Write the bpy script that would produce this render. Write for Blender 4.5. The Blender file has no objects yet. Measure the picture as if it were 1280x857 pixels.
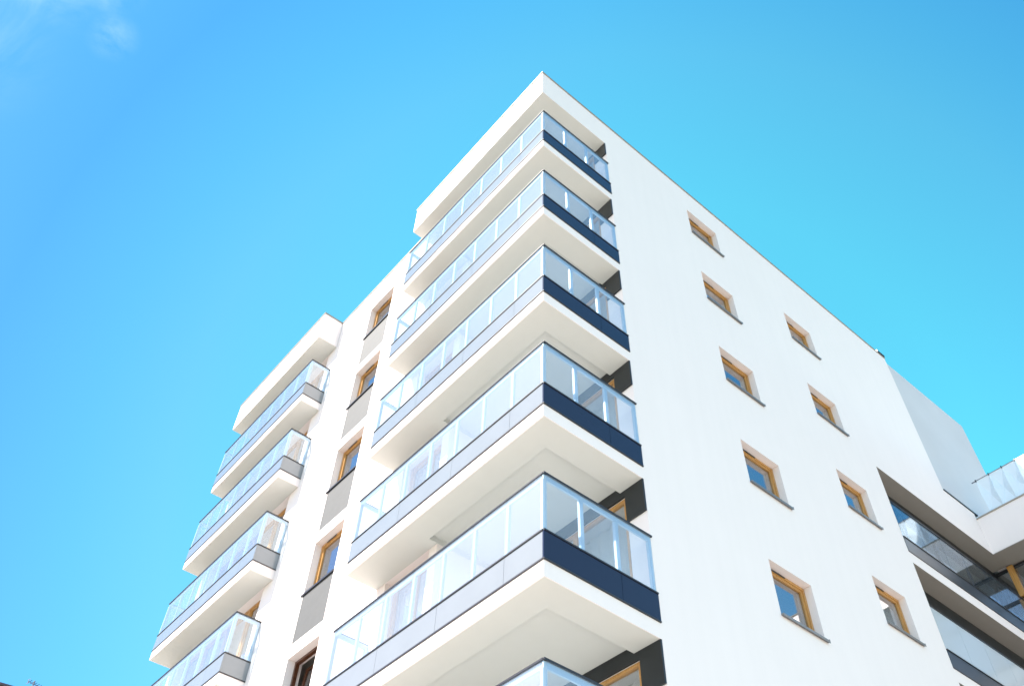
import bpy, bmesh, math, random
from mathutils import Vector, Matrix
random.seed(7)
R = math.radians
sc = bpy.context.scene
col = sc.collection
S = 3.0                    # storey height
G = -22.6                  # ground level (z = 0 is the handrail of the top balconies)

# ------------------------------------------------------------------ materials
def mat(name):
    m = bpy.data.materials.new(name); m.use_nodes = True
    nt = m.node_tree; b = nt.nodes['Principled BSDF']
    return m, nt, b
def simple(name, c, rough=.5, metal=0., spec=.5, var=.0, scale=3., bump=0., bscale=60., coat=0.):
    m, nt, b = mat(name)
    b.inputs['Base Color'].default_value = (*c, 1); b.inputs['Roughness'].default_value = rough
    b.inputs['Metallic'].default_value = metal; b.inputs['Specular IOR Level'].default_value = spec
    b.inputs['Coat Weight'].default_value = coat; b.inputs['Coat Roughness'].default_value = .03
    tc = nt.nodes.new('ShaderNodeTexCoord')
    if var:
        n = nt.nodes.new('ShaderNodeTexNoise'); n.inputs['Scale'].default_value = scale; n.inputs['Detail'].default_value = 6
        r = nt.nodes.new('ShaderNodeMapRange'); r.inputs[1].default_value = .3; r.inputs[2].default_value = .7
        r.inputs[3].default_value = 1 - var; r.inputs[4].default_value = 1 + var * .3
        mx = nt.nodes.new('ShaderNodeVectorMath'); mx.operation = 'SCALE'; mx.inputs[0].default_value = c
        nt.links.new(tc.outputs['Object'], n.inputs['Vector']); nt.links.new(n.outputs[0], r.inputs[0])
        nt.links.new(r.outputs[0], mx.inputs['Scale']); nt.links.new(mx.outputs[0], b.inputs['Base Color'])
    if bump:
        n2 = nt.nodes.new('ShaderNodeTexNoise'); n2.inputs['Scale'].default_value = bscale; n2.inputs['Detail'].default_value = 4
        bp = nt.nodes.new('ShaderNodeBump'); bp.inputs['Strength'].default_value = bump; bp.inputs['Distance'].default_value = .01
        nt.links.new(tc.outputs['Object'], n2.inputs['Vector']); nt.links.new(n2.outputs[0], bp.inputs['Height'])
        nt.links.new(bp.outputs[0], b.inputs['Normal'])
    return m
def glass(name, tint, ior, rough=0., milk=0.):
    m = bpy.data.materials.new(name); m.use_nodes = True
    nt = m.node_tree; nt.nodes.clear()
    o = nt.nodes.new('ShaderNodeOutputMaterial'); t = nt.nodes.new('ShaderNodeBsdfTransparent')
    g = nt.nodes.new('ShaderNodeBsdfGlossy'); mx = nt.nodes.new('ShaderNodeMixShader')
    lw = nt.nodes.new('ShaderNodeLayerWeight'); lw.inputs[0].default_value = .5; f0 = ((ior - 1) / (ior + 1)) ** 2
    pw = nt.nodes.new('ShaderNodeMath'); pw.operation = 'POWER'; pw.inputs[1].default_value = 4.6
    f = nt.nodes.new('ShaderNodeMath'); f.operation = 'MULTIPLY_ADD'; f.inputs[1].default_value = 1 - f0; f.inputs[2].default_value = f0
    nt.links.new(lw.outputs['Facing'], pw.inputs[0]); nt.links.new(pw.outputs[0], f.inputs[0])
    t.inputs[0].default_value = (*tint, 1); g.inputs['Roughness'].default_value = rough; g.inputs[0].default_value = (.95, .97, 1, 1)
    # panes are never perfectly flat: a very weak, very long wave in the normal
    tc = nt.nodes.new('ShaderNodeTexCoord'); n = nt.nodes.new('ShaderNodeTexNoise'); n.inputs['Scale'].default_value = 1.1
    bp = nt.nodes.new('ShaderNodeBump'); bp.inputs['Strength'].default_value = .006; bp.inputs['Distance'].default_value = .05
    nt.links.new(tc.outputs['Object'], n.inputs['Vector']); nt.links.new(n.outputs[0], bp.inputs['Height'])
    nt.links.new(bp.outputs[0], g.inputs['Normal'])
    nt.links.new(f.outputs[0], mx.inputs[0])
    if milk:
        d = nt.nodes.new('ShaderNodeBsdfDiffuse'); d.inputs[0].default_value = (.8, .88, .95, 1)
        m2 = nt.nodes.new('ShaderNodeMixShader'); m2.inputs[0].default_value = milk
        nt.links.new(t.outputs[0], m2.inputs[1]); nt.links.new(d.outputs[0], m2.inputs[2]); nt.links.new(m2.outputs[0], mx.inputs[1])
    else: nt.links.new(t.outputs[0], mx.inputs[1])
    nt.links.new(g.outputs[0], mx.inputs[2]); nt.links.new(mx.outputs[0], o.inputs[0])
    return m
def wood_mat():
    m, nt, b = mat('honey_pine')
    tc = nt.nodes.new('ShaderNodeTexCoord'); mp = nt.nodes.new('ShaderNodeMapping'); mp.inputs['Scale'].default_value = (30, 30, 2)
    n = nt.nodes.new('ShaderNodeTexNoise'); n.inputs['Scale'].default_value = 2; n.inputs['Detail'].default_value = 5
    cr = nt.nodes.new('ShaderNodeValToRGB')
    cr.color_ramp.elements[0].position = .3; cr.color_ramp.elements[0].color = (.38, .185, .05, 1)
    cr.color_ramp.elements[1].position = .7; cr.color_ramp.elements[1].color = (.58, .31, .10, 1)
    nt.links.new(tc.outputs['Object'], mp.inputs[0]); nt.links.new(mp.outputs[0], n.inputs['Vector'])
    nt.links.new(n.outputs[0], cr.inputs[0]); nt.links.new(cr.outputs[0], b.inputs['Base Color'])
    b.inputs['Roughness'].default_value = .35
    return m
def plaster_mat(name, c, streak=.012):
    # fine render: grain bump, faint trowel mottling, faint vertical rain streaks
    m, nt, b = mat(name); L = nt.links.new; N = nt.nodes.new
    b.inputs['Roughness'].default_value = .9; b.inputs['Specular IOR Level'].default_value = .25
    tc = N('ShaderNodeTexCoord')
    a = N('ShaderNodeTexNoise'); a.inputs['Scale'].default_value = .7; a.inputs['Detail'].default_value = 7; a.inputs['Roughness'].default_value = .6
    mp = N('ShaderNodeMapping'); mp.inputs['Scale'].default_value = (3.0, 3.0, .12)
    s = N('ShaderNodeTexNoise'); s.inputs['Scale'].default_value = 1.5; s.inputs['Detail'].default_value = 4
    L(tc.outputs['Object'], a.inputs['Vector']); L(tc.outputs['Object'], mp.inputs[0]); L(mp.outputs[0], s.inputs['Vector'])
    r1 = N('ShaderNodeMapRange'); r1.inputs[1].default_value = .3; r1.inputs[2].default_value = .7; r1.inputs[3].default_value = .98; r1.inputs[4].default_value = 1.0
    r2 = N('ShaderNodeMapRange'); r2.inputs[1].default_value = .35; r2.inputs[2].default_value = .6; r2.inputs[3].default_value = 1 - streak; r2.inputs[4].default_value = 1.0
    L(a.outputs[0], r1.inputs[0]); L(s.outputs[0], r2.inputs[0])
    mu = N('ShaderNodeMath'); mu.operation = 'MULTIPLY'; L(r1.outputs[0], mu.inputs[0]); L(r2.outputs[0], mu.inputs[1])
    v = N('ShaderNodeVectorMath'); v.operation = 'SCALE'; v.inputs[0].default_value = c; L(mu.outputs[0], v.inputs['Scale'])
    L(v.outputs[0], b.inputs['Base Color'])
    g = N('ShaderNodeTexNoise'); g.inputs['Scale'].default_value = 35; g.inputs['Detail'].default_value = 5
    bp = N('ShaderNodeBump'); bp.inputs['Strength'].default_value = .12; bp.inputs['Distance'].default_value = .01
    L(tc.outputs['Object'], g.inputs['Vector']); L(g.outputs[0], bp.inputs['Height']); L(bp.outputs[0], b.inputs['Normal'])
    return m

M = dict(
    plaster=plaster_mat('white_render', (.84, .765, .745)),
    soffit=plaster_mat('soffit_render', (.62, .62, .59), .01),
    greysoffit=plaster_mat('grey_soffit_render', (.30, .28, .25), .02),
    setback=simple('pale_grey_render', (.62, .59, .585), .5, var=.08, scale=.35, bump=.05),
    fascia=simple('slate_fascia_panel', (.20, .222, .24), .15, spec=.5, var=.06, scale=1.5, coat=.4),
    navy=simple('navy_fascia_panel', (.012, .021, .05), .2, spec=.35, var=.06, scale=1.5, coat=.0),
    slate=simple('dark_slate_panel', (.045, .06, .08), .3, spec=.4, var=.06, scale=1.5),
    dark=simple('black_aluminium', (.02, .02, .024), .35),
    bar=simple('pale_blue_aluminium', (.42, .54, .64), .35, metal=.1),
    coping=simple('zinc_coping', (.34, .31, .27), .4, metal=.4, var=.1, scale=4),
    sill=simple('grey_zinc_sill', (.22, .22, .22), .4, metal=.5),
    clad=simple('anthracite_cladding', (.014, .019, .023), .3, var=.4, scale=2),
    white=simple('white_paint', (.80, .80, .78), .5),
    cementp=simple('grey_fibre_cement', (.07, .073, .076), .7, var=.08, scale=6, bump=.1),
    wood=wood_mat(),
    curtain=simple('white_voile', (.78, .78, .78), .9),
    floor=simple('oak_floor', (.32, .2, .1), .5),
    interior=simple('interior_paint', (.45, .43, .4), .9),
    glass=glass('clear_guard_glass', (.88, .93, .97), 1.66, 0., .10),
    pane=glass('window_glass', (.85, .88, .9), 3.1),
    loggiaglass=glass('grey_guard_glass', (.66, .78, .86), 1.72, 0., .02),
    frost=glass('frosted_guard_glass', (.35, .38, .39), 1.45, .15, .60),
    fold=glass('folded_polycarbonate', (.94, .96, .97), 1.45, .1, .8),
    ochre=plaster_mat('ochre_render', (.55, .38, .12)),
    tile=simple('dark_eaves', (.07, .045, .06), .6, var=.2),
    brown=simple('dark_stained_pine', (.10, .032, .012), .35, var=.4, scale=8),
    steel=simple('galvanised_steel', (.25, .25, .27), .4, metal=.6),
)

# ------------------------------------------------------------------ mesh helpers
def vox_mesh(add, sub=()):
    """union of boxes minus boxes -> clean closed shell. box = (x0,x1,y0,y1,z0,z1)"""
    xs = sorted({round(v, 5) for b in (*add, *sub) for v in b[0:2]})
    ys = sorted({round(v, 5) for b in (*add, *sub) for v in b[2:4]})
    zs = sorted({round(v, 5) for b in (*add, *sub) for v in b[4:6]})
    nx, ny, nz = len(xs) - 1, len(ys) - 1, len(zs) - 1
    def inside(b, x, y, z): return b[0] < x < b[1] and b[2] < y < b[3] and b[4] < z < b[5]
    sol = {}
    for i in range(nx):
        x = (xs[i] + xs[i+1]) / 2
        for j in range(ny):
            y = (ys[j] + ys[j+1]) / 2
            for k in range(nz):
                z = (zs[k] + zs[k+1]) / 2
                sol[i, j, k] = any(inside(b, x, y, z) for b in add) and not any(inside(b, x, y, z) for b in sub)
    bm = bmesh.new(); vs = {}
    def V(i, j, k):
        if (i, j, k) not in vs: vs[i, j, k] = bm.verts.new((xs[i], ys[j], zs[k]))
        return vs[i, j, k]
    g = lambda i, j, k: sol.get((i, j, k), False)
    for (i, j, k), s in sol.items():
        if not s: continue
        if not g(i-1, j, k): bm.faces.new([V(i,j,k), V(i,j,k+1), V(i,j+1,k+1), V(i,j+1,k)])
        if not g(i+1, j, k): bm.faces.new([V(i+1,j,k), V(i+1,j+1,k), V(i+1,j+1,k+1), V(i+1,j,k+1)])
        if not g(i, j-1, k): bm.faces.new([V(i,j,k), V(i+1,j,k), V(i+1,j,k+1), V(i,j,k+1)])
        if not g(i, j+1, k): bm.faces.new([V(i,j+1,k), V(i,j+1,k+1), V(i+1,j+1,k+1), V(i+1,j+1,k)])
        if not g(i, j, k-1): bm.faces.new([V(i,j,k), V(i,j+1,k), V(i+1,j+1,k), V(i+1,j,k)])
        if not g(i, j, k+1): bm.faces.new([V(i,j,k+1), V(i+1,j,k+1), V(i+1,j+1,k+1), V(i,j+1,k+1)])
    return bm
def link(name, bm, m, parent=None, loc=(0, 0, 0), bevel=0., smooth=False):
    me = bpy.data.meshes.new(name); bm.to_mesh(me); bm.free()
    me.materials.append(m)
    if smooth:
        for p in me.polygons: p.use_smooth = True
    o = bpy.data.objects.new(name, me); col.objects.link(o)
    o.parent = parent; o.location = loc
    if bevel:
        b = o.modifiers.new('edge', 'BEVEL'); b.width = bevel; b.segments = 2; b.limit_method = 'ANGLE'
    return o
def vox(name, add, m, parent=None, sub=(), loc=(0, 0, 0), bevel=0.):
    return link(name, vox_mesh(add, sub), m, parent, loc, bevel)
def empty(name, loc):
    o = bpy.data.objects.new(name, None); col.objects.link(o); o.location = loc; return o
def tag(o, label=None, cat=None, group=None, kind=None):
    if label: o['label'] = label
    if cat: o['category'] = cat
    if group: o['group'] = group
    if kind: o['kind'] = kind
    return o
def copy_tree(o, parent, dz):
    c = o.copy(); col.objects.link(c); c.parent = parent
    c.location = o.location + Vector((0, 0, dz))
    for ch in [x for x in o.children]:
        d = ch.copy(); col.objects.link(d); d.parent = c
    return c

BASE = Vector((0, 0, G))
bld = empty('apartment_building', BASE)
tag(bld, 'white seven storey apartment block with glass balconies wrapped around its corner', 'building')
OFF = -BASE      # local offset so that parts can be written in scene coordinates

def part(name, add, m, sub=(), bevel=0.): return vox(name, add, m, bld, sub, OFF, bevel)

# ------------------------------------------------------------------ facades
AY = .72                                   # plane of the sunlit facade
front_holes = []
for k in range(6):
    front_holes.append((-8.93, -7.66, AY - 1, AY + 1, -1.5 - S*k, 1.17 - S*k))          # french windows
    front_holes.append((-5.35, -3.95, AY - 1, AY + 1, -1.15 - S*k, (1.19 if k else 1.09) - S*k))
    front_holes.append((-15.9, -11.35, AY - 1, AY + 1, -1.15 - S*k, (1.19 if k else 1.09) - S*k))
part('front_wall', [(-16.5, -3.71, AY, AY + .35, G, 2.29)], M['plaster'], front_holes)
# corner loggia: return wall and back wall
part('loggia_wall', [(-4.05, -3.71, AY + .35, 2.60, G, 1.6), (-3.71, -.35, 2.25, 2.60, G, 1.6)], M['plaster'],
     [(-2.95, -.44, 2, 3, -1.13 - S*k, 1.05 - S*k) for k in range(7)])
side_holes = []
for k in range(6):
    side_holes.append((-1, 1, 5.45, 6.67, .02 - S*k, 1.17 - S*k))
    side_holes.append((-1, 1, 9.23, 10.42, -1.50 - S*k, -.363 - S*k))
for k in range(4):
    side_holes.append((-1, 1, 11.5, 17.8, -7.50 - S*k, -4.92 - S*k))
part('side_wall', [(-.35, 0, 2.25, 15.4, G, 2.29), (-.35, 0, 15.4, 17.0, G, -3.48), (-.35, 0, 17.0, 17.8, G, -4.95)], M['plaster'], side_holes)
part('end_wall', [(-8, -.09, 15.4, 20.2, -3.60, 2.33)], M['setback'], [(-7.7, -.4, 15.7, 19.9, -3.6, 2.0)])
part('rear_wall', [(-16.5, -16.15, AY + .35, 20.2, G, 2.29), (-16.15, -8, 19.85, 20.2, G, 2.29), (-8, -.35, 19.85, 20.2, G, -3.60),
                   (-16.15, -8, 15.4, 15.7, 1.6, 2.29)], M['plaster'])
part('roof', [(-16.15, -4.05, AY + .35, 15.4, 1.6, 1.9), (-4.05, -.35, 2.60, 15.4, 1.6, 1.9), (-16.15, -8, 15.7, 19.85, 1.6, 1.9),
              (-8, -.35, 15.4, 19.85, -4.1, -3.75)], M['cementp'])
part('roof_canopy', [(-5.70, 0, 0, AY, 1.10, 2.29), (-3.71, 0, AY, 2.25, 1.10, 2.29)], M['plaster'])
part('roof_canopy', [(-16.6, -10.90, .04, AY, 1.10, 2.29)], M['plaster'], bevel=.012)
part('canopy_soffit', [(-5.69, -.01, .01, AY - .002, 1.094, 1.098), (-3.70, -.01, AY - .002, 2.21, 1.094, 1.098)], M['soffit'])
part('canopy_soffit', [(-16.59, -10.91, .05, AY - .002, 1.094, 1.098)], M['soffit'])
# metal coping following the parapet
def coping(segs):   # boxes
    return part('coping', segs, M['coping'])
e = .025
coping([(-5.70 - e, e, -e, .22, 2.29, 2.325), (-.22, e, -e, 15.4, 2.29, 2.325), (-5.70 - e, -5.5, -e, AY + .2, 2.29, 2.325),
        (-10.90, -5.70, AY - e, AY + .2, 2.29, 2.325), (-11.12, -10.90 + e, .04 - e, AY + .2, 2.29, 2.325),
        (-16.6 - e, -10.90 + e, .04 - e, .26, 2.29, 2.325), (-16.6 - e, -16.4, .04 - e, 20.2, 2.29, 2.325)])
part('coping', [(-.30, .03, 15.42, 17.0 + .18, -3.48, -3.44)], M['dark'])
part('roof_flashing', [(-.25, .045, 14.95, 15.38, 2.345, 2.40), (-.25, .045, 14.95, 15.0, 2.3, 2.345)], M['dark'])
# floor slabs inside
part('floor_slab', [(-16.15, -4.05, AY + .36, 19.8, -1.55 - S*k, -1.2 - S*k) for k in range(1, 7)]
     + [(-4.05, -.36, 2.61, 19.8, -1.55 - S*k, -1.2 - S*k) for k in range(1, 7)] + [(-16.15, -4.05, AY + .36, 15.3, -1.55, -1.2), (-4.05, -.36, 2.61, 15.3, -1.55, -1.2)], M['interior'])
part('partition_wall', [(-10.2, -10.0, AY + .36, 12, G, 1.6), (-7.2, -7.0, AY + .36, 12, G, 1.6), (-4, -.36, 7.6, 7.75, G, 1.6), (-4.2, -4.05, 2.6, 12, G, 1.6),
      (-4, -.36, 11.0, 11.15, G, 1.6), (-16.15, -.5, 12, 12.2, G, 1.6)], M['interior'])

# ------------------------------------------------------------------ windows
def window(u0, u1, z0, z1, plane, axis, mull=(), transom=(), fm='wood', sash=True, depth=.16, sill=None, vent=True, fw=.065, pane='pane', door=False):
    """axis 'x': wall plane x=plane, outward +x, u=y. axis 'y': wall plane y=plane, outward -y, u=x."""
    def bx(a0, a1, d0, d1, c0, c1):        # d inward from the wall plane
        if axis == 'x': return (plane - d1, plane - d0, a0, a1, c0, c1)
        return (a0, a1, plane + d0, plane + d1, c0, c1)
    g = .004
    f = [bx(u0+g, u0+fw, depth, depth+.08, z0+g, z1-g), bx(u1-fw, u1-g, depth, depth+.08, z0+g, z1-g),
         bx(u0+g, u1-g, depth, depth+.08, z1-fw, z1-g), bx(u0+g, u1-g, depth, depth+.08, z0+g, z0+fw)]
    f += [bx(m-.05, m+.05, depth, depth+.08, z0+g, z1-g) for m in mull] + [bx(u0+g, u1-g, depth, depth+.08, t-.04, t+.04) for t in transom]
    w = part('window', f, M[fm])
    def sub(name, boxes, mm): return vox(name, boxes, M[mm], w)
    edges = [u0+fw-.003] + [e_ for m in mull for e_ in (m-.05, m+.05)] + [u1-fw+.003]
    if sash:
        b = []; s = .05
        for a0, a1 in zip(edges[::2], edges[1::2]):
            lo, hi = z0+fw, z1-fw
            b += [bx(a0, a0+s, depth+.018, depth+.07, lo, hi), bx(a1-s, a1, depth+.018, depth+.07, lo, hi),
                  bx(a0, a1, depth+.018, depth+.07, lo, lo+s), bx(a0, a1, depth+.018, depth+.07, hi-s, hi)]
        sub('sash', b, fm)
    sub('pane', [bx(u0+fw, u1-fw, depth+.045, depth+.053, z0+fw, z1-fw)], pane)
    if vent:
        c = u0 + (u1-u0)*.36
        sub('trickle_vent', [bx(c-.2, c+.2, depth-.012, depth+.002, z1-fw+.014, z1-fw+.045)], 'dark')
    if sill:
        sub('sill', [bx(u0-.005, u1+.06, -.055, depth+.01, z0-.028, z0), bx(u1+.045, u1+.06, -.055, .0, z0, z0+.02), bx(u0-.005, u1+.06, -.055, -.045, z0-.05, z0-.028)], 'sill')
    return w
w = window(5.45, 6.67, .02, 1.17, 0, 'x', sill=True)
for k in range(1, 5): copy_tree(w, bld, -S*k)
w = window(9.23, 10.42, -1.50, -.363, 0, 'x', sill=True)
for k in range(1, 4): copy_tree(w, bld, -S*k)
# french windows on the sunlit facade with a grey guard panel
w = window(-8.93, -7.66, -1.5, 1.17, AY, 'y', depth=.18)
vox('guard_panel', [(-8.925, -7.665, AY + .004, AY + .03, -1.49, -.30)], M['cementp'], w)
vox('guard_rail', [(-8.99, -7.66, AY - .03, AY + .04, -.30, -.25)], M['dark'], w)
for k in range(1, 4): copy_tree(w, bld, -S*k)
# the lowest one in view is stained dark and its sash is tilted inwards
z_ = -4*S
w = window(-8.93, -7.66, -1.5 + z_, 1.17 + z_, AY, 'y', depth=.18, sash=False, vent=False, fm='brown')
w['label'] = 'dark brown window with its sash tilted inwards'
vox('guard_panel', [(-8.925, -7.665, AY + .004, AY + .03, -1.49 + z_, -.30 + z_)], M['cementp'], w)
vox('guard_rail', [(-8.99, -7.66, AY - .03, AY + .04, -.30 + z_, -.25 + z_)], M['dark'], w)
bpy.data.objects.remove([c_ for c_ in w.children if c_.name.startswith('pane')][0])
zc = -1.42 + z_; H_ = 2.5
sa = vox('sash', [(-8.85, -8.77, 0, .055, 0, H_), (-7.82, -7.74, 0, .055, 0, H_), (-8.77, -7.82, 0, .055, 0, .08), (-8.77, -7.82, 0, .055, H_ - .08, H_), (-8.77, -7.82, .02, .028, .08, H_ - .08)], M['brown'], w)
sa.data.materials.append(M['pane'])
for p_ in sa.data.polygons:
    ys_ = [sa.data.vertices[v_].co for v_ in p_.vertices]
    if all(.019 < c_.y < .029 for c_ in ys_) : p_.material_index = 1
sa.location = (0, AY + .205, zc); sa.rotation_euler.x = -R(5)
# glazed doors behind the corner balconies, on the sunlit side
w = window(-5.35, -3.95, -1.15, 1.09, AY, 'y', mull=(-4.65,), depth=.2, vent=False)
w1 = window(-5.35, -3.95, -1.15 - S, 1.19 - S, AY, 'y', mull=(-4.65,), depth=.2, vent=False)
for k in range(2, 6): copy_tree(w1, bld, -S*(k-1))
# loggia window behind, with the wooden head seen over the right-hand balustrade
w = window(-2.95, -.44, -1.13, 1.05, 2.25, 'y', mull=(-1.7,), depth=-.004, vent=False, sash=False, fw=.05)
for k in range(1, 7): copy_tree(w, bld, -S*k)
# far-left balcony doors
w = window(-15.9, -11.35, -1.15, 1.09, AY, 'y', mull=(-14.8, -13.6, -12.4), depth=.2, vent=False)
w1 = window(-15.9, -11.35, -1.15 - S, 1.19 - S, AY, 'y', mull=(-14.8, -13.6, -12.4), depth=.2, vent=False)
for k in range(2, 5): copy_tree(w1, bld, -S*(k-1))
# anthracite cladding above and beside the loggia window
c = part('cladding', [(-3.70, -.002, 2.215, 2.246, 1.06, 1.34)] + [(-.43, -.002, 2.215, 2.246, .52, 1.34)], M['clad'], [(-4, 1, 2, 3, 1.095, 1.5)])
c1 = part('cladding', [(-3.70, -.002, 2.215, 2.246, 1.06 - S, 1.338 - S)] + [(-.43, -.002, 2.215, 2.246, .52 - S, 1.338 - S)], M['clad'], [(-.53, 1, 2, 3, 1.188 - S, 1.5 - S)])
for k in range(2, 6): copy_tree(c1, bld, -S*(k-1))

# ------------------------------------------------------------------ balconies
def railing(slab, segs, zr=0.):
    """segs: list of (axis, fixed, inward sign, u0, u1, post positions). Everything a sub-part of the slab."""
    def bx(s, o0, o1, u0, u1, z0, z1):
        ax, f, sg = s[:3]
        a, b = sorted((f + sg*o0, f + sg*o1))
        return (u0, u1, a, b, z0, z1) if ax == 'y' else (a, b, u0, u1, z0, z1)
    hr, ir, br, bt = [], [], [], []
    for s in segs:
        u0, u1, posts = s[3:6]
        hr.append(bx(s, -.008, .05, u0, u1, -.028, 0))
        ir.append(bx(s, .024, .055, u0 + .012, u1 - .012, -.12, -.03))
        br.append(bx(s, -.012, .05, u0, u1, -1.072, -1.046))
        bt.append(bx(s, -.006, .03, u0, u1, -1.548, -1.524))
        vox('fascia_panel', [bx(s, .002, .030, u0 + s[6], u1 - s[7], -1.522, -1.074)], M[s[9] if len(s) > 9 else 'fascia'], slab,
            [bx(s, -.1, .012, p - .003, p + .003, -2, 0) for p in posts[2:-1:2]])
        ps = posts
        for p in ps: vox('post', [bx(s, .026, .075, p - .035, p + .035, -1.045, -.122)], M['bar'], slab)
        for a, b in zip(ps[:-1], ps[1:]):
            vox('glass_panel', [bx(s, .004, .016, a + .006, b - .006, -1.045, -.030)], M[s[8]], slab)
    vox('handrail', hr, M['dark'], slab); vox('inner_rail', ir, M['bar'], slab)
    vox('base_rail', br, M['dark'], slab); vox('drip_trim', bt, M['dark'], slab)

def lin(a, b, n): return [a + (b-a)*i/n for i in range(n+1)]
def corner_balcony():
    zb, zi, zt = -1.81, -1.69, -1.16
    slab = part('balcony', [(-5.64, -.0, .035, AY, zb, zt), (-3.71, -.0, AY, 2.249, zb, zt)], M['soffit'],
                [(-3.705, -.53, .53, 2.3, zb - 1, zi)], bevel=.008)
    vox('slab_edge', [(-5.66, .001, .012, .035, zb-.002, -1.5), (-.01, .0025, .035, 2.249, zb-.002, -1.5), (-5.66, -5.64, .035, AY-.001, zb-.002, -1.5)], M['plaster'], slab)
    railing(slab, [
        ('y', 0., 1, -5.66, .0, lin(-5.62, -.04, 7), 0, 0, 'glass'),
        ('x', .02, -1, .0, 2.26, lin(.04, 2.22, 3), .0, 0, 'glass', 'navy'),
        ('x', -5.66, 1, .0, AY, [.04, AY - .04], .04, 0, 'glass')])
    return slab
b0 = corner_balcony()
for k in range(1, 6): copy_tree(b0, bld, -S*k)
def left_balcony():
    zb, zt, y0 = -1.81, -1.16, .06
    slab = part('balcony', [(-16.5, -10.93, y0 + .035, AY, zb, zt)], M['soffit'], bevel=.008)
    vox('slab_edge', [(-16.52, -10.91, y0 + .012, y0 + .035, zb-.002, -1.5), (-10.93, -10.91, y0 + .035, AY-.001, zb-.002, -1.5), (-16.52, -16.5, y0 + .035, AY-.001, zb-.002, -1.5)], M['plaster'], slab)
    railing(slab, [
        ('y', y0, 1, -16.54, -10.90, lin(-16.50, -10.94, 7), 0, 0, 'glass'),
        ('x', -10.90, -1, y0, AY, [y0 + .04, AY - .04], .0, 0, 'glass'),
        ('x', -16.54, 1, y0, AY, [y0 + .04, AY - .04], .04, 0, 'glass')])
    return slab
b0 = left_balcony()
for k in range(1, 5): copy_tree(b0, bld, -S*k)

# ------------------------------------------------------------------ wide loggias and the projecting wing
def loggia(k, gm):
    z = -4.92 - S*k
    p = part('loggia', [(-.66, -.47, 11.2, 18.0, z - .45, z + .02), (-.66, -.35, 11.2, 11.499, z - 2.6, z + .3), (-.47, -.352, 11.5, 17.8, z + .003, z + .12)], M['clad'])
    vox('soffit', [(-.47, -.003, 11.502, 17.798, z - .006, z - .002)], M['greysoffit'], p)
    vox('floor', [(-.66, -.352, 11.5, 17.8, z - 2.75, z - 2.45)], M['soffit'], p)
    vox('frame', [(-.60, -.52, m - .05, m + .05, z - 2.45, z - .45) for m in (11.55, 13.1, 14.65, 16.2, 17.75)] + [(-.60, -.52, 11.5, 17.8, z - 2.45, z - 2.37)], M['dark'], p)
    vox('pane', [(-.57, -.56, 11.5, 17.8, z - 2.4, z - .45)], M['pane'], p)
    vox('handrail', [(-.03, .02, 11.502, 17.79, z - 1.185, z - 1.157)], M['dark'], p)
    vox('base_rail', [(-.03, .03, 11.502, 17.79, z - 2.26, z - 2.235)], M['dark'], p)
    vox('fascia_panel', [(-.02, .012, 11.502, 17.79, z - 2.66, z - 2.262)], M['slate'], p)
    vox('drip_trim', [(-.02, .018, 11.502, 17.79, z - 2.685, z - 2.662)], M['dark'], p)
    ys = lin(11.51, 17.78, 6)
    for a, b in zip(ys[:-1], ys[1:]):
        vox('glass_panel', [(-.01, .002, a + .004, b - .004, z - 2.234, z - 1.187)], M[gm], p)
loggia(0, 'loggiaglass'); loggia(1, 'frost'); loggia(2, 'frost')

part('wing', [(-.35, 6.4, 17.0, 25.5, -4.925, -3.70)], M['plaster'], [(-.05, 6.1, 17.3, 25.2, -4.4, -3.0)])
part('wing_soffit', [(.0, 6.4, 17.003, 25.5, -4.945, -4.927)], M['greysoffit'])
part('coping', [(-.03, 6.43, 16.97, 17.28, -3.70, -3.665)], M['coping'])
part('wing_wall', [(.02, 6.4, 17.86, 25.5, z_ - .35, z_) for z_ in (-7.6, -10.6, -13.6, -16.6, -19.6)] + [(6.0, 6.4, 17.86, 25.5, G, -4.97), (.02, 6.4, 22.0, 22.3, G, -4.97)], M['plaster'])
window(-.55, 6.0, -7.6, -4.972, 17.82, 'y', mull=(.03, 1.35, 2.7, 4.1), transom=(-6.0,), depth=0., vent=False, sash=False, fm='dark', pane='pane')
for xm in (.03, 1.35, 2.7, 4.1):
    part('mullion', [(xm - .085, xm + .085, 17.74, 17.815, -7.58, -4.975)], M['wood'], [(-1, 9, 17, 17.9, -6.04, -5.96)])
# folded translucent guard on the wing's terrace
fg = link('folded_guard', bmesh.new(), M['fold'], bld, OFF)
bm = bmesh.new(); P = .42; n = 13; zt, zm, zl = -2.42, -3.02, -3.66; y0 = 17.12
top = [bm.verts.new((.42 + P*i, y0, zt)) for i in range(n)]
mid = [bm.verts.new((.42 + P*(i+.5) - P*.0, y0 + (.09 if i % 1 == 0 else 0), zm)) for i in range(n-1)]
bot = [bm.verts.new((.42 + P*i, y0 - .0, zl)) for i in range(n)]
lowm = [bm.verts.new((.42 + P*(i+.5), y0 + .0, zl)) for i in range(n-1)]
topm = [bm.verts.new((.42 + P*(i+.5), y0 + .0, zt)) for i in range(n-1)]
rid = [bm.verts.new((.42 + P*i, y0 - .09, zm)) for i in range(n)]
for i in range(n-1):
    a, b2, c2, d, m_, tm, lm = top[i], top[i+1], bot[i], bot[i+1], mid[i], topm[i], lowm[i]
    bm.faces.new([a, rid[i], m_]); bm.faces.new([a, m_, tm]); bm.faces.new([tm, m_, b2]); bm.faces.new([b2, m_, rid[i+1]])
    bm.faces.new([rid[i], c2, m_]); bm.faces.new([c2, lm, m_]); bm.faces.new([lm, d, m_]); bm.faces.new([m_, d, rid[i+1]])
bm.to_mesh(fg.data); bm.free()
so = fg.modifiers.new('thick', 'SOLIDIFY'); so.thickness = .006
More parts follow.
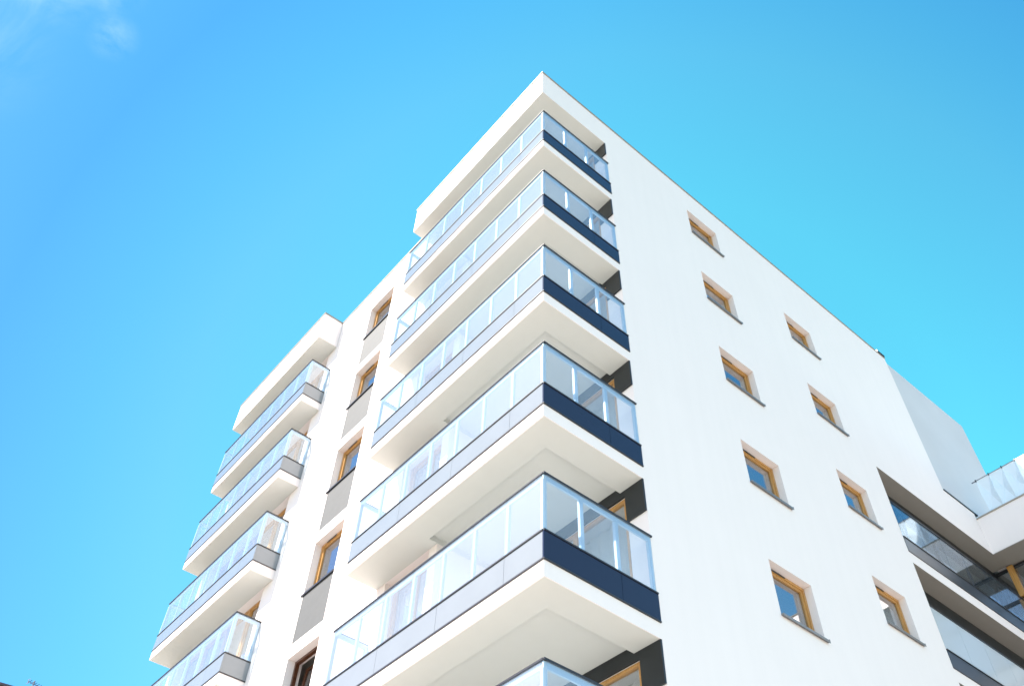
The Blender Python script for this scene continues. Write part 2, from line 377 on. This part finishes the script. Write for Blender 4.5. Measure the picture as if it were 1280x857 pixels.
vox('handrail', [(.28, .42 + P*(n-1) + .03, y0 - .01, y0 + .02, zt, zt + .022)], M['steel'], fg)
for i in range(0, n, 1):
    vox('clip', [(.42 + P*i - .012, .42 + P*i + .012, y0 - .03, y0 + .03, zt - .03, zt + .045)], M['dark'], fg)
    vox('post', [(.42 + P*i - .006, .42 + P*i + .006, y0 + .10, y0 + .115, -4.3, zt)], M['bar'], fg)

# ------------------------------------------------------------------ curtains and blinds: things of their own
def curtain(u0, u1, z0, z1, d, axis, label, cat='curtain', group=None, waves=9, m='curtain', amp=.035):
    bm = bmesh.new(); n = waves * 8; rows = []
    for zz in (z0, z1):
        r = []
        for i in range(n + 1):
            t = i / n; u = u0 + (u1 - u0) * t
            o = amp * math.sin(t * waves * 2 * math.pi) + amp * .4 * math.sin(t * waves * 3.3 + (0 if zz == z1 else .8))
            r.append(bm.verts.new((d - o, u, zz) if axis == 'x' else (u, d + o, zz)))
        rows.append(r)
    for i in range(n): bm.faces.new([rows[0][i], rows[0][i+1], rows[1][i+1], rows[1][i]])
    o = link('curtain' if cat == 'curtain' else 'roller_blind', bm, M[m], smooth=True)
    s = o.modifiers.new('thick', 'SOLIDIFY'); s.thickness = .004
    return tag(o, label, cat, group)
names = ['top', 'second', 'third', 'fourth', 'fifth', 'sixth']
for k in range(5):
    curtain(-5.28, -4.02, -1.1 - S*k, 1.05 - S*k, AY + .36, 'y',
            'white net curtain in the corner balcony door, %s storey from the roof' % names[k], group='curtains behind the corner balconies')
for k in range(1, 6):
    curtain(-2.8, -.5, -1.1 - S*k, 1.0 - S*k, 2.25 + .30, 'y',
            'white curtain in the dark loggia window over the right balustrade, %s balcony from the roof' % names[k], group='curtains in the corner loggias')
for k in range(4):
    curtain(-15.4, -11.7, -1.1 - S*k, 1.05 - S*k, AY + .42, 'y',
            'pale curtain in the doors of the far left balconies, %s balcony from the roof' % names[k], group='curtains behind the far left balconies', waves=14)
for k, y, z0, z1, lab in [(0, 6.06, .1, .9, 'white blind in the topmost small window of the column nearest the balconies'),
                          (1, 6.06, .1-S, .9-S, 'white blind in the second small window down, column nearest the balconies'),
                          (0, 9.82, -1.42, -.7, 'white blind in the topmost small window of the right column'),
                          (3, 9.82, -1.42-3*S, -.6-3*S, 'white blind in the lowest small window of the right column')]:
    curtain(y - .5, y + .5, z0, z1, -.30, 'x', lab, 'blind', 'blinds in the small windows', waves=1, amp=.003)

# ------------------------------------------------------------------ surroundings
def ground_sheet(name, x0, x1, y0, y1, z, m):
    bm = bmesh.new(); bm.faces.new([bm.verts.new(p) for p in ((x0,y0,z),(x1,y0,z),(x1,y1,z),(x0,y1,z))])
    return tag(link(name, bm, m), kind='structure')
ground_sheet('ground', -1500, 1500, -1500, 1500, G - .15, simple('grass_and_gravel', (.16, .15, .11), .9, var=.3, scale=.05))
road = ground_sheet('road', -200, 200, -24, -15, G - .125, simple('asphalt', (.06, .06, .062), .85, var=.3, scale=1, bump=.2))
pv = vox('pavement', [(-60, 40, -15, 60, G - .3, G - .004)], simple('concrete_paving', (.43, .39, .35), .8, var=.12, scale=.8, bump=.1)); tag(pv, kind='structure')

# neighbouring house whose roof corner shows at the lower left of the view
CAM = Vector((7.42822078, -6.55321538, -20.90166408))
def ray_at(d, dist):
    h = math.hypot(d[0], d[1]); return CAM + Vector(d) * (dist / h)
p0 = ray_at((-.89871, .12615, .42000), 46); p1 = ray_at((-.89645, .14008, .42042), 46)
rz = (p0.z + p1.z) / 2
dirv = (p1 - p0); dirv.z = 0; ang = math.atan2(dirv.y, dirv.x)
hs = empty('ochre_house', (p0.x, p0.y, G)); hs.rotation_euler.z = ang - math.pi/2 + math.pi/2
tag(hs, 'ochre rendered house with dark eaves beyond the block at lower left', 'house')
H = rz - G      # local: +x along the eaves towards the right of the view, +y away from the camera
vox('wall', [(-9.5, 5.5, .4, 11.5, 0, H - .2)], M['ochre'], hs, [(-9.2, 5.2, .8, 11.2, 0, H - 1)] + [(x_, x_ + 1.2, 0, 1, z_, z_ + 1.5) for x_ in (-8, -5.2, -2.4, .4, 3) for z_ in (2, 5, 8, 11, 14, 17) if z_ < H - 2.5])
vox('roof', [(-10, 6, 0, 12, H - .10, H), (-9.8, 5.8, .25, 11.8, H - .2, H - .10)], M['tile'], hs)
for x_ in (-8, -5.2, -2.4, .4, 3):
    for z_ in (2, 5, 8, 11, 14, 17):
        if z_ < H - 2.5:
            f = vox('window', [(x_ + .01, x_ + 1.19, .56, .62, z_ + .01, z_ + 1.49)], M['white'], hs, [(x_ + .08, x_ + .56, .5, .7, z_ + .08, z_ + 1.42), (x_ + .64, x_ + 1.12, .5, .7, z_ + .08, z_ + 1.42)])
            vox('pane', [(x_ + .07, x_ + 1.13, .585, .595, z_ + .07, z_ + 1.43)], M['pane'], f)
# television aerial on that roof
pa = ray_at((-.89127, .15259, .42704), 46.5)
an = vox('roof_aerial', [(-.03, .03, -.03, .03, 0, pa.z - rz + .06)], M['steel'], None)
an.location = (pa.x, pa.y, rz); an.rotation_euler.z = ang + .4
hh = pa.z - rz - .12
vox('boom', [(-.3, .35, -.012, .012, hh + .02, hh + .045)], M['steel'], an)
vox('element', [(x_ - .01, x_ + .01, -.18, .18, hh + .045, hh + .065) for x_ in (-.22, -.08, .06, .2, .32)], M['dark'], an)
vox('reflector', [(-.30, -.285, -.12, .12, hh - .08, hh - .06), (-.30, -.285, -.12, .12, hh + .12, hh + .14), (-.30, -.285, -.01, .01, hh - .08, hh + .14)], M['steel'], an)
tag(an, 'small television aerial standing on the ochre house roof', 'aerial')

# ------------------------------------------------------------------ light
SUN_EL, AZ = 47., 22.                # azimuth measured from -Y towards -X
sd = Vector((-math.sin(R(AZ)) * math.cos(R(SUN_EL)), -math.cos(R(AZ)) * math.cos(R(SUN_EL)), math.sin(R(SUN_EL))))
sl = bpy.data.lights.new('sun', 'SUN'); sl.energy = 4.0; sl.angle = R(.53); sl.color = (1, .93, .83)
so_ = bpy.data.objects.new('sun', sl); col.objects.link(so_); so_.rotation_euler = sd.to_track_quat('Z', 'Y').to_euler()
wd = bpy.data.worlds.new('World'); sc.world = wd; wd.use_nodes = True
nt = wd.node_tree; nt.nodes.clear(); L = nt.links.new; N = nt.nodes.new
out = N('ShaderNodeOutputWorld'); bg = N('ShaderNodeBackground'); sky = N('ShaderNodeTexSky')
sky.sky_type = 'NISHITA'; sky.sun_disc = False; sky.sun_elevation = R(SUN_EL)
sky.sun_rotation = math.atan2(sd.x, sd.y)
sky.altitude = 0; sky.air_density = 1.0; sky.dust_density = .1; sky.ozone_density = 2.0
bg.inputs['Strength'].default_value = .11
tint = N('ShaderNodeMix'); tint.data_type = 'RGBA'; tint.blend_type = 'MULTIPLY'; tint.inputs[0].default_value = 1
tint.inputs[7].default_value = (.60, 1.11, .97, 1)
L(sky.outputs[0], tint.inputs[6])
# deeper blue towards the west, paler cyan towards the north-east
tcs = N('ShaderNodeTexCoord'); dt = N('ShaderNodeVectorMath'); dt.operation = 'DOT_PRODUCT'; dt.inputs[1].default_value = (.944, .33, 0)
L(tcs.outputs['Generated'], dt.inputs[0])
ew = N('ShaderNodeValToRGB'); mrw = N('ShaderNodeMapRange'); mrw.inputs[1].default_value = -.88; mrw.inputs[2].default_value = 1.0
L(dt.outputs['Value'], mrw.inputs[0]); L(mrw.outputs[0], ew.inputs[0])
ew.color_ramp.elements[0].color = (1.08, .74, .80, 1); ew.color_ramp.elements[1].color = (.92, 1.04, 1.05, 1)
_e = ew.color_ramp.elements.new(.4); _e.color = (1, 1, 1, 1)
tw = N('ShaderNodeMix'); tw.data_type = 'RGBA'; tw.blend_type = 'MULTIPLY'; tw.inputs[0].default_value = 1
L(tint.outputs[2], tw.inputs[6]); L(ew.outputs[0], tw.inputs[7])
# the clear northern sky: paler and greener low down, deepening upwards and sideways; unseen rest tinted warm to neutralise the light on the side wall
FPX = 1118.918
Rr = ((.64428909, .76434022, .02599227), (.57580341, -.50717193, .64126989), (-.50333092, .39819675, .76687504))
def pixdir(px, py):
    a, b = (px - 640) / FPX, -(py - 428.5) / FPX
    return tuple(a*Rr[0][i] + b*Rr[1][i] + Rr[2][i] for i in range(3))
nrd = N('ShaderNodeVectorMath'); nrd.operation = 'NORMALIZE'; L(tcs.outputs['Generated'], nrd.inputs[0])
dd = N('ShaderNodeVectorMath'); dd.operation = 'DISTANCE'; dd.inputs[1].default_value = Vector(pixdir(800, 650)).normalized()
L(nrd.outputs[0], dd.inputs[0])
rr_ = N('ShaderNodeValToRGB'); hv = N('ShaderNodeMath'); hv.operation = 'MULTIPLY'; hv.inputs[1].default_value = .5
L(dd.outputs['Value'], hv.inputs[0]); L(hv.outputs[0], rr_.inputs[0])
el = rr_.color_ramp.elements
SKY_STOPS = ((.35, (.76, 1.32, 1.12)), (.50, (.72, 1.12, 1.06)), (.58, (.56, .98, 1.04)), (.68, (.44, .79, 1.0)), (.80, (.52, .80, 1.0)), (.92, (.85, .86, .98)), (1.08, (1.9, 1.0, .98)))
el[0].position = SKY_STOPS[0][0] / 2; el[0].color = (*SKY_STOPS[0][1], 1)
el[1].position = SKY_STOPS[-1][0] / 2; el[1].color = (*SKY_STOPS[-1][1], 1)
for p_, c_ in SKY_STOPS[1:-1]:
    q_ = el.new(p_ / 2); q_.color = (*c_, 1)
tz = N('ShaderNodeMix'); tz.data_type = 'RGBA'; tz.blend_type = 'MULTIPLY'; tz.inputs[0].default_value = 1
L(tw.outputs[2], tz.inputs[6]); L(rr_.outputs[0], tz.inputs[7])
# thin cloud wisps high at the left
tc = N('ShaderNodeTexCoord')
def blob(d, r0, r1):
    v = N('ShaderNodeVectorMath'); v.operation = 'DISTANCE'; v.inputs[1].default_value = Vector(d).normalized()
    nrm = N('ShaderNodeVectorMath'); nrm.operation = 'NORMALIZE'
    L(tc.outputs['Generated'], nrm.inputs[0]); L(nrm.outputs[0], v.inputs[0])
    m = N('ShaderNodeMapRange'); m.inputs[1].default_value = r0; m.inputs[2].default_value = r1; m.inputs[3].default_value = 1; m.inputs[4].default_value = 0
    m.interpolation_type = 'SMOOTHSTEP'; L(v.outputs['Value'], m.inputs[0]); return m
nz = N('ShaderNodeTexNoise'); nz.inputs['Scale'].default_value = 11; nz.inputs['Detail'].default_value = 8; nz.inputs['Roughness'].default_value = .62; nz.inputs['Distortion'].default_value = .6
L(tc.outputs['Generated'], nz.inputs['Vector'])
nr = N('ShaderNodeMapRange'); nr.inputs[1].default_value = .42; nr.inputs[2].default_value = .8; L(nz.outputs[0], nr.inputs[0])
tot = None
for (px, py, r1, s) in ((50, -45, .075, .3), (140, 45, .03, .2), (-40, 30, .10, .12), (130, -35, .05, .25)):
    b_ = blob(pixdir(px, py), 0, r1); mu = N('ShaderNodeMath'); mu.operation = 'MULTIPLY'; mu.inputs[1].default_value = s; L(b_.outputs[0], mu.inputs[0])
    if tot is None: tot = mu
    else:
        ad = N('ShaderNodeMath'); ad.operation = 'MAXIMUM'; L(tot.outputs[0], ad.inputs[0]); L(mu.outputs[0], ad.inputs[1]); tot = ad
mm = N('ShaderNodeMath'); mm.operation = 'MULTIPLY'; mm.use_clamp = True; L(tot.outputs[0], mm.inputs[0]); L(nr.outputs[0], mm.inputs[1])
cl = N('ShaderNodeMix'); cl.data_type = 'RGBA'; L(mm.outputs[0], cl.inputs[0]); L(tz.outputs[2], cl.inputs[6]); cl.inputs[7].default_value = (6, 6.6, 7, 1)
L(cl.outputs[2], bg.inputs[0]); L(bg.outputs[0], out.inputs[0])

# ------------------------------------------------------------------ camera and render settings
cd = bpy.data.cameras.new('camera'); cam = bpy.data.objects.new('camera', cd); col.objects.link(cam); sc.camera = cam
cd.sensor_width = 36; cd.lens = FPX / 1280 * 36; cd.clip_start = .1; cd.clip_end = 4000
rm = Matrix((Rr[0], Rr[1], tuple(-v for v in Rr[2]))).transposed()
cam.matrix_world = Matrix.Translation(CAM) @ rm.to_4x4()
vs = sc.view_settings; vs.view_transform = 'Standard'; vs.look = 'None'; vs.gamma = 1; vs.exposure = 1.77
sc.render.engine = 'CYCLES'
sc.cycles.max_bounces = 10; sc.cycles.diffuse_bounces = 5; sc.cycles.glossy_bounces = 4; sc.cycles.transparent_max_bounces = 16
sc.cycles.use_denoising = True
